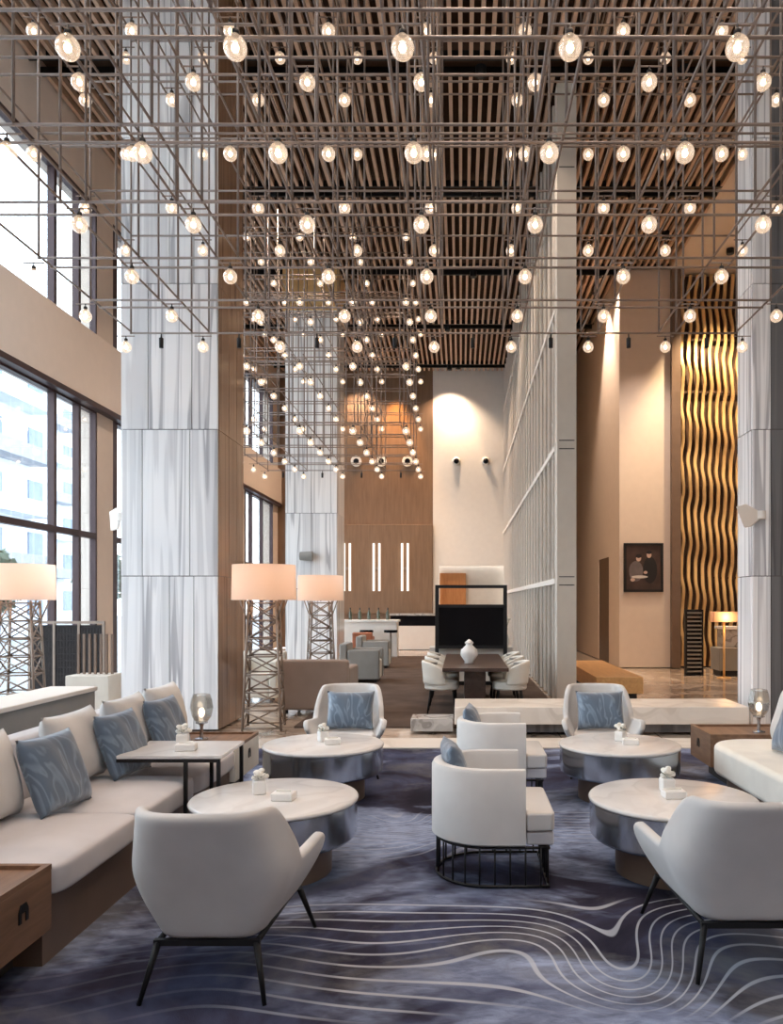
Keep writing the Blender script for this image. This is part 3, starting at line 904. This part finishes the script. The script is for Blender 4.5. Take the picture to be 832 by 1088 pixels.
# ------------------------------------------------------------------ by the left windows
e = thing('folding_screen', 'dark woven folding screen with three panels by the left window', 'screen', (-5.92, 11.7, 0))
for i in range(3):
    x = -.55+i*.37; m = MB()
    for k in range(17): m.box(x+.02+k*.0205, x+.034+k*.0205, -.012, .012, .1, 1.26)
    for k in range(12): m.box(x+.02, x+.36, -.008, .008, .12+k*.1, .135+k*.1)
    m.build('woven_panel', 'wicker', e)
    MB().box(x+.02, x+.36, .012, .02, .1, 1.24).build('backing', 'wicker', e)
for i in range(4): MB().box(-.56+i*.37, -.525+i*.37, -.02, .02, 0, 1.3).build('post', 'bronze', e)
MB().box(-.56, .585, -.015, .015, 1.28, 1.32).build('top_rail', 'bronze', e)
e = thing('planter_box', 'low tan box planter left of the marble column', 'planter', (-5.2, 11.1, 0))
MB().box(-.3, .3, -.25, .25, 0, .58).build('box_body', 'beige', e, bevel=.01)
st = MB()
for i in range(7): st.box(-.26+i*.08, -.23+i*.08, .0, .03, .58, 1.15)
st.build('slatted_back', 'brownbase', e)

# wall sconces like folded paper on the columns
def sconce(label, loc, rz):
    e = thing('wall_sconce', label, 'lamp', loc, rz, 'folded white wall sconces')
    m = MB()
    m.b.verts.ensure_lookup_table()
    P_ = [(a/84.7, -.03-.06*k, b/84.7) for a, b, k in ((-29,8,1), (-17,11.5,0), (-3,4,0), (-3,-5,0), (-12,-12.5,0), (-20.5,-14,1))]
    A = [m.b.verts.new(p) for p in P_]; B = [m.b.verts.new((p[0]+.02, p[1]+.03, p[2])) for p in P_]
    m.b.faces.new(A); m.b.faces.new(B[::-1])
    for i in range(6): m.b.faces.new((A[i], A[(i+1) % 6], B[(i+1) % 6], B[i]))
    m.build('folded_shade', 'white_paint', e, bevel=.01)
    MB().lathe([(0,-.05), (.06,-.05), (.06,.05), (0,.05)], 16).build('wall_mount', 'white_paint', e, smooth=.6)
    return e
SC = sconce('folded white sconce on the right marble column', (3.74, 9.75, 2.69), 0)
clone(SC, 'folded white sconce on the left edge of the left marble column', (-4.33, 9.95, 2.69), -1.0)
e = thing('wall_speaker', 'grey spotlight bracketed on the farther white column', 'spotlight', (-3.75, 18.9, 2.72))
MB().lathe([(0,-.15), (.1,-.15), (.12,.15), (0,.15)], 16).xf(Matrix.Rotation(PI/2, 4, 'Y')).build('can', 'grey', e, smooth=.6)
MB().box(-.03, .03, 0, .1, -.03, .03).build('bracket', 'black', e)

# ------------------------------------------------------------------ middle distance
e = thing('stone_bench', 'long low white stone bench with floating slab across the middle', 'bench', (1.7, 9.85, 0))
MB().box(-1.78, 1.78, -.42, .42, .125, .335).build('slab', 'creamstone', e, bevel=.008)
MB().box(-1.6, 1.6, -.3, .36, .012, .125).build('plinth', 'darkmarble', e)
tag(MB().box(-.62, -.10, 9.6, 10.0, 0.012, .17).build('stone_block', 'greymarble', bevel=.006), 'low grey marble block at the left end of the stone bench', 'block')
e = thing('wooden_bench', 'orange wooden bench on dark legs beside the finned partition', 'bench', (2.5, 14.1, 0))
MB().box(-.37, .37, -1.8, 1.8, .16, .42).build('slab', 'oak', e, bevel=.008)
for y in (-1.5, 1.5): MB().box(-.3, .3, y-.15, y+.15, -.02, .16).build('leg', 'black', e)

# taupe sofa and tub chairs by the lamps
def tub_sofa(name, label, loc, rz, w, dep, mat, cat):
    e = thing(name, label, cat, loc, rz)
    m = MB().box(-w/2, w/2, -dep/2, -dep/2+.16, .06, .78); m.build('backrest', mat, e, bevel=.04, seg=3)
    for s in (-1, 1):
        MB().box(s*w/2-(.14 if s > 0 else 0), s*w/2+(.14 if s < 0 else 0), -dep/2+.165, dep/2, .06, .66).build('arm', mat, e, bevel=.035, seg=3)
    MB().box(-w/2+.15, w/2-.15, -dep/2+.17, dep/2-.02, .06, .44).build('seat_cushion', 'cream', e, bevel=.03, seg=3)
    for sx in (-1, 1):
        for sy in (-1, 1): MB().box(sx*(w/2-.08)-.02, sx*(w/2-.08)+.02, sy*(dep/2-.08)-.02, sy*(dep/2-.08)+.02, 0, .06).build('leg', 'black', e)
    return e
tub_sofa('sofa', 'taupe sofa seen from behind below the farther lattice lamp', (-2.08, 11.55, 0), -.05, .98, .85, 'taupe', 'sofa')
tb = tub_sofa('tub_armchair', 'grey tub armchair with cream arms behind the taupe sofa', (-2.02, 15.9, 0), -PI/2, .85, .8, 'grey', 'chair')
clone(tb, 'smaller looking grey tub armchair nearer the white counter', (-2.15, 19.3, 0), -PI/2)
tub_sofa('armchair', 'white armchair seen through the legs of the column-side lattice lamp', (-3.35, 12.9, 0), PI, .8, .75, 'cream', 'chair')
tag(tub_sofa('leather_chair', 'orange-brown leather chair back before the white counter', (-2.7, 21.6, 0), 0, .55, .6, 'copper', 'chair'))

# dining table with chairs
DT = thing('dining_table', 'dark wood dining table with block pedestal before the black screen', 'table', (.2, 12.3, 0))
MB().box(-.46, .46, -1.5, 1.5, .64, .69).build('tabletop', 'darkwood', DT, bevel=.006)
MB().box(-.15, .15, -1.2, 1.2, 0, .64).build('pedestal', 'darkwood', DT, bevel=.006)
def dchair(label, loc, rz):
    e = thing('dining_chair', label, 'chair', loc, rz, 'cream dining chairs at the dark table')
    def sh(a, b):
        th = (a-.5)*2*PI*.62; z = .42+.34*b*(1-.35*abs(2*a-1)**3)
        return (-.23*math.cos(th)-.03*b-.02, .27*math.sin(th), z)
    MB().grid(sh, 20, 6).build('back_shell', 'cream', e, solid=.035, sub=1)
    st = MB()
    for k in range(3): st.grid(lambda a, b, k=k: (-.205*math.cos((a-.5)*PI*.9)-.02-.02, .235*math.sin((a-.5)*PI*.9), .54+k*.07+.03*b), 12, 1)
    st.build('stripe', 'grey', e, solid=.01)
    MB().prism([(.25*math.cos(2*PI*i/20), .25*math.sin(2*PI*i/20)) for i in range(20)], .34, .46).build('seat', 'cream', e, bevel=.03)
    for sx in (-1, 1):
        for sy in (-1, 1): MB().tube([(sx*.16, sy*.16, .34), (sx*.2, sy*.2, 0)], .012, 6).build('leg', 'black', e)
    return e
nm = ['nearest', 'second', 'farthest']
D1 = dchair('cream dining chair, nearest at the left of the dark table', (-.28, 11.3, .006), 0)
for i, y in enumerate((11.3, 12.25, 13.2)):
    if i: clone(D1, f'cream dining chair, {nm[i]} at the left of the dark table', (-.28, y, .006), 0)
    clone(D1, f'cream dining chair, {nm[i]} at the right of the dark table', (.70, y, .006), PI)
e = thing('white_vase', 'faceted white ginger jar on the dark dining table', 'vase', (.12, 11.7, .69))
MB().lathe([(0,0), (.07,0), (.07,.03), (.13,.12), (.12,.2), (.05,.27), (.05,.29)], 8).build('vase_body', 'ceramic', e)
MB().lathe([(.06,.29), (.065,.31), (.02,.35), (0,.36)], 8).build('lid', 'ceramic', e)
# black screen in a frame on a white console
e = thing('framed_screen', 'black glass fireplace screen in a tall dark frame behind dining table', 'screen', (.19, 14.9, 0))
for s in (-1, 1): MB().box(s*.65-.035, s*.65+.035, -.05, .05, 0, 1.93).build('post', 'black', e)
for z in (1.87, 1.50): MB().box(-.615, .615, -.045, .045, z, z+.06).build('rail', 'black', e)
MB().box(-.615, .615, -.03, .03, .78, 1.5).build('glass_panel', 'screen', e)
MB().box(-.615, .615, -.04, .04, .72, .78).build('rail', 'black', e)
e = thing('console', 'white low console below the black screen', 'cabinet', (.19, 15.25, 0))
MB().box(-.8, .8, -.22, .22, .08, .74).build('body', 'white_paint', e, bevel=.006)
MB().box(-.75, .75, -.18, .18, .0, .08).build('plinth', 'black', e)
def bouquet(label, loc, h):
    e = thing('bouquet', label, 'flowers', loc)
    MB().lathe([(0,0), (.06,0), (.08,.1), (.05,.22), (.055,.24)], 14).build('vase_body', 'ceramic', e, smooth=.6)
    f = MB(); g = MB()
    for i in range(26):
        a = random.uniform(0, 2*PI); r = random.uniform(0,.18); z = .3+random.uniform(0, h)
        f.ball((r*math.cos(a), r*math.sin(a), z), .03, 7, 5)
        g.tube([(0,0,.22), (r*math.cos(a), r*math.sin(a), z)], .004, 4)
    f.build('blossoms', 'petal', e); g.build('stems', 'leaf', e)
bouquet('white bouquet in a vase right of the black screen', (.86, 15.25, .74), .3)

# counter and kitchen line
e = thing('counter', 'white service counter in front of the brown wall', 'counter', (-2.8, 23.4, 0))
MB().box(-1.6, .9, -.35, .35, 0, 1.02).build('body', 'white_paint', e)
MB().box(-1.65, .95, -.4, .4, 1.02, 1.08).build('worktop', 'ceramic', e, bevel=.01)
e = thing('sideboard', 'white kitchen sideboard with dark appliance shelf against the far wall', 'cabinet', (-1.5, 26.9, 0))
MB().box(-.95, 1.0, -.4, .4, 0, .8).build('body', 'white_paint', e)
MB().box(-.9, .95, -.35, .35, .8, 1.15).build('appliance', 'screen', e)
MB().box(-.95, 1.0, -.42, .42, 1.15, 1.22).build('worktop', 'greymarble', e)
bt = thing('bottle', 'dark bottle on the white service counter, first from the left', 'bottle', (-3.6, 23.4, 1.08), 0, 'bottles along the counter')
MB().lathe([(0,0), (.05,0), (.05,.2), (.02,.27), (.02,.34), (0,.34)], 10).build('bottle_body', 'bottle', bt, smooth=.6)
MB().lathe([(.021,.3), (.021,.36), (0,.36)], 10).build('bottle_cap', 'black', bt)
for i, w_ in enumerate(('second', 'third', 'fourth', 'fifth', 'sixth')): clone(bt, f'dark bottle on the white service counter, {w_} from the left', (-3.6+.28*(i+1), 23.4+.05*(i % 2), 1.08))
# bar stools by the counter
bs_ = thing('bar_stool', 'dark-topped bar stool at the counter, left one', 'stool', (-2.75, 22.7, 0), 0, 'bar stools at the counter')
MB().prism([(.2*math.cos(2*PI*i/16), .2*math.sin(2*PI*i/16)) for i in range(16)], .72, .8).build('seat', 'screen', bs_, bevel=.02)
MB().lathe([(0,0), (.2,0), (.2,.02), (.03,.04), (.03,.72), (0,.72)], 14).build('pedestal', 'bronze', bs_, smooth=.6)
clone(bs_, 'dark-topped bar stool at the counter, right one', (-2.05, 22.7, 0))

# light tubes on the brown wall: three pairs
for i, (x, w_) in enumerate(zip((-4.02, -2.98, -1.98), ('leftmost', 'middle', 'rightmost'))):
    e = thing('tube_sconce', f'{w_} pair of slim lit tubes on the brown far wall', 'lamp', (x, YF-.16, 2.0), 0, 'tube sconces on the brown wall')
    MB().box(-.15, .15, .0, .04, .75, .85).build('mount', 'bronze', e)
    for s in (-1, 1): MB().tube([(s*.1, -.03, 0), (s*.1, -.03, 1.68)], .04, 10).build('lit_tube', 'sconceglow', e)
# ring speakers and ceiling-high dome cameras
for i, (x, w_) in enumerate(((-3.72, 'left'), (-2.83, 'middle'), (-1.9, 'right'))):
    e = thing('ring_speaker', f'{w_} round speaker with white ring high on brown wall', 'speaker', (x, YF, 6.6), 0, 'ring speakers on brown wall')
    m = MB().lathe([(.1,0), (.19,0), (.19,.06), (.1,.06)], 24).xf(Matrix.Rotation(PI/2, 4, 'X')); m.build('ring', 'white_paint', e, smooth=.6)
    MB().lathe([(0,0), (.1,0), (.1,.03), (0,.03)], 24).xf(Matrix.Rotation(PI/2, 4, 'X')).build('cone', 'black', e)
for x, w_ in ((-.17, 'left'), (.87, 'right')):
    e = thing('dome_camera', f'{w_} black dome camera high on the white far wall', 'camera', (x, YF, 6.6), 0, 'dome cameras on the far wall')
    MB().lathe([(0,0), (.15,0), (.15,.05), (0,.05)], 20).xf(Matrix.Rotation(PI/2, 4, 'X')).build('mount', 'white_paint', e)
    MB().ball((0, -.08, 0), .1, 14, 10).build('dome', 'screen', e)

# portrait on the plaster wall
def at(px, py, d): return ((px-VX)*d/F, EYE-(py-VY)*d/F)
x0, z1 = at(663, 577, 19.15); x1, z0 = at(705, 629, 19.15)
cx, cz = (x0+x1)/2, (z0+z1)/2; hw, hh = (x1-x0)/2, (z1-z0)/2
e = thing('framed_portrait', 'dark framed portrait of two seated people on the plaster wall', 'picture', (cx, 19.2, cz))
m = MB(); t = .06
m.box(-hw, hw, -.05, 0, hh-t, hh).box(-hw, hw, -.05, 0, -hh, -hh+t).box(-hw, -hw+t, -.05, 0, -hh+t, hh-t).box(hw-t, hw, -.05, 0, -hh+t, hh-t); m.build('frame', 'black', e)
pm = [plain('portrait_ground', (62,44,40), .5, 0, .3, 4), plain('portrait_skin', (196,170,156), .5), plain('portrait_coat', (104,96,98), .6, 0, .2), plain('portrait_dark', (22,20,24), .6), plain('portrait_cloth', (205,200,196), .6)]
m = MB(); m.box(-hw+t, hw-t, -.03, -.02, -hh+t, hh-t, 0)
def blob(cx_, cz_, rx, rz_, mi, y=-.032, n=18):
    m.b.faces.new([m.b.verts.new((cx_*hw+rx*hw*math.cos(2*PI*i/n), y, cz_*hh+rz_*hh*math.sin(2*PI*i/n))) for i in range(n)]).material_index = mi
blob(-.38,-.15,.36,.42,2,-.031); blob(.33,-.1,.36,.55,3,-.0315); blob(-.25,.38,.13,.13,1,-.033); blob(.28,.52,.12,.13,1,-.033); blob(-.25,.47,.15,.08,3,-.034); blob(.28,.62,.14,.07,3,-.034)
blob(-.2,-.38,.42,.06,4,-.035); blob(.1,-.2,.1,.06,1,-.036); blob(-.55,-.5,.12,.07,1,-.036)
m.build('print', None, e, mats=pm)

# gold wavy screen
gx0, gx1 = 5.4, 7.1
e = thing('wave_screen', 'tall gold screen of wavy upright slats behind the reception', 'screen', ((gx0+gx1)/2, 19.3, 0))
HW = (gx1-gx0)/2
for i in range(10):
    xc = -HW+.08+i*(2*HW-.1)/9.2; m = MB()
    def fr(a, b, xc=xc, i=i):
        z = .02+a*(ZC-.06)
        wv = .026*math.sin(2*PI*z/1.35+.25*i)+.008*math.sin(2*PI*z/.6+i)
        k = b*4
        px = [-.037, .037, .037, -.037, -.037]; py = [.03, .03, .1, .1, .03]
        j = int(min(4, round(k)))
        return (xc+wv+px[j], py[j]+.05*math.cos(2*PI*z/1.35+.25*i), z)
    m.grid(fr, 110, 4); m.build('wave_slat', 'gold', e, smooth=.6, weld=True)
for z in (2.18, 3.35, 4.5, 6.8, 8.1): MB().box(-HW, HW, .105, .16, z, z+.05).build('rail', 'golddark', e)
MB().box(-HW, HW, .2, .25, 0, ZC-.02).build('backing', 'golddark', e)

# reception group
e = thing('louvered_screen', 'dark louvered stand left of the reception desk', 'screen', (5.15, 17.3, -.02))
MB().box(-.18, .18, .05, .1, 0, 1.46).build('backing', 'black', e)
for s in (-1, 1): MB().box(s*.18-.02, s*.18+.02, -.06, .06, 0, 1.46).build('post', 'black', e)
for k in range(15): MB().box(-.16, .16, -.06, .03, .08+k*.092, .115+k*.092).build('louver', 'grey', e)
e = thing('reception_desk', 'grey stone reception desk with dark plinth at the right', 'desk', (6.25, 17.4, -.02))
MB().box(-.6, .7, -.3, .3, .12, .62).build('front_panel', 'grey', e, bevel=.01)
MB().box(-.4, .9, -.1, .45, .62, 1.02).build('back_panel', 'greymarble', e)
MB().box(-.45, .95, -.15, .5, 1.02, 1.08).build('worktop', 'ceramic', e, bevel=.006)
MB().box(-.55, .65, -.26, .26, 0, .12).build('plinth', 'black', e)
e = thing('desk_lamp', 'lamp with small glowing rectangular shade at the reception desk', 'lamp', (5.62, 16.7, -.02))
MB().tube([(0,0,0), (0,0,1.2)], .025, 8).build('pole', 'gold', e)
MB().lathe([(0,0), (.15,0), (.15,.02), (0,.02)], 16).build('base', 'gold', e)
MB().box(-.26, .26, -.12, .12, 1.2, 1.42).build('lamp_shade', 'shade', e, bevel=.01)
light('desk_lamp_light', 'POINT', (0,-.2,1.3), 8, (255,190,120), e, .1)
e = thing('telephone', 'black telephone on the reception desk worktop', 'telephone', (6.45, 17.5, 1.06))
MB().prism([(-.11,-.1), (.11,-.1), (.11,.1), (-.11,.1)], 0, .05).build('telephone_base', 'black', e, bevel=.01)
MB().tube([(-.1,0,.07), (-.05,0,.1), (.05,0,.1), (.1,0,.07)], .022, 8).build('handset', 'black', e)

# ------------------------------------------------------------------ lamps of the room and added fill lights
def downlight(label, loc, power, spot, col=(255,206,156), tilt=0, rz=0, size=.06):
    e = thing('downlight', label, 'lamp', loc, rz, 'ceiling downlights')
    MB().lathe([(.05,0), (.085,0), (.085,.14), (.05,.14)], 18).build('can', 'black', e, smooth=.6)
    MB().lathe([(0,.05), (.05,.05)], 18).build('lens', 'lens', e)
    light('downlight_beam', 'SPOT', (0,0,-.03), power, col, e, size, (tilt,0,0), spot)
    return e
downlight('downlight washing the brown far wall with amber', (-2.3, 27.1, ZC-.02), 800, .9, (255,186,112), .12)
downlight('downlight grazing the top of the white far wall', (-.1, 27.2, ZC-.02), 420, .8, (255,214,170), .1)
downlight('downlight washing the side wall above the doorway', (3.55, 20.6, ZC-.02), 900, 1.2, (255,226,200), .0)
downlight('downlight aimed at the gold screen', (6.2, 18.0, ZC-.12), 1300, 1.2, (255,222,176), .25)
downlight('added fill downlight in front of the framed portrait wall', (4.5, 17.2, ZC-.13), 520, 1.2, (255,232,216), .12)  # lamp added to brighten the portrait wall
for x, w_ in ((-3.6, 'left'), (-.4, 'middle')):  # lamps in the two last troughs, added to brighten the far end
    downlight(f'added fill downlight, {w_} of the trough above the dining chairs', (x, bands[3], ZC-.13), 500, 1.9, (255,222,192))
    downlight(f'added fill downlight, {w_} of the last trough before far wall', (x, bands[4], ZC-.13), 420, 1.9, (255,222,192))
k = 0
for y in (2.4, 5.1, bands[0], bands[1], bands[2]):  # first two rows lie out of view, added as warm fill
    for x, w_ in ((-3.4, 'left'), (.3, 'middle'), (3.4, 'right')):
        k += 1
        downlight(f'added fill downlight, {w_} of three in {["the unseen fill row over the near end table","the unseen fill row over the near round tables","the nearest dark ceiling trough in view","the second dark ceiling trough in view","the third dark ceiling trough in view"][(k-1)//3]}', (x, y, ZC-.13), 240, 1.9, (255,230,208))

# daylight
W = bpy.data.worlds.new('sky'); scn.world = W; W.use_nodes = True
nt = W.node_tree; bg = nt.nodes['Background']
tc = N(nt, 'ShaderNodeTexCoord'); sp = N(nt, 'ShaderNodeSeparateXYZ'); nt.links.new(tc.outputs['Generated'], sp.inputs[0])
nt.links.new(ramp(nt, sp.outputs['Z'], [(0, lin((242,242,243))), (.5, lin((232,237,247)))]), bg.inputs['Color'])
bg.inputs['Strength'].default_value = 4.4

# ------------------------------------------------------------------ camera
cam = bpy.data.cameras.new('camera'); co = bpy.data.objects.new('camera', cam); COL.objects.link(co)
co.location = (0, 0, EYE); co.rotation_euler = (PI/2, 0, 0)
cam.sensor_fit = 'HORIZONTAL'; cam.sensor_width = 36; cam.lens = 36*F/832
cam.shift_x = -(VX-416)/832; cam.shift_y = (VY-544)/832
cam.clip_end = 400; cam.clip_start = .05
scn.camera = co
vs = scn.view_settings
vs.view_transform = 'Standard'; vs.look = 'None'; vs.gamma = 1; vs.use_curve_mapping = False; vs.exposure = 0.8
cy = scn.cycles
cy.use_denoising = True
try: cy.denoiser = 'OPENIMAGEDENOISE'
except Exception: pass
cy.max_bounces = 8; cy.diffuse_bounces = 5; cy.glossy_bounces = 3; cy.transparent_max_bounces = 24; cy.transmission_bounces = 4
cy.sample_clamp_indirect = 6; cy.caustics_reflective = False; cy.caustics_refractive = False
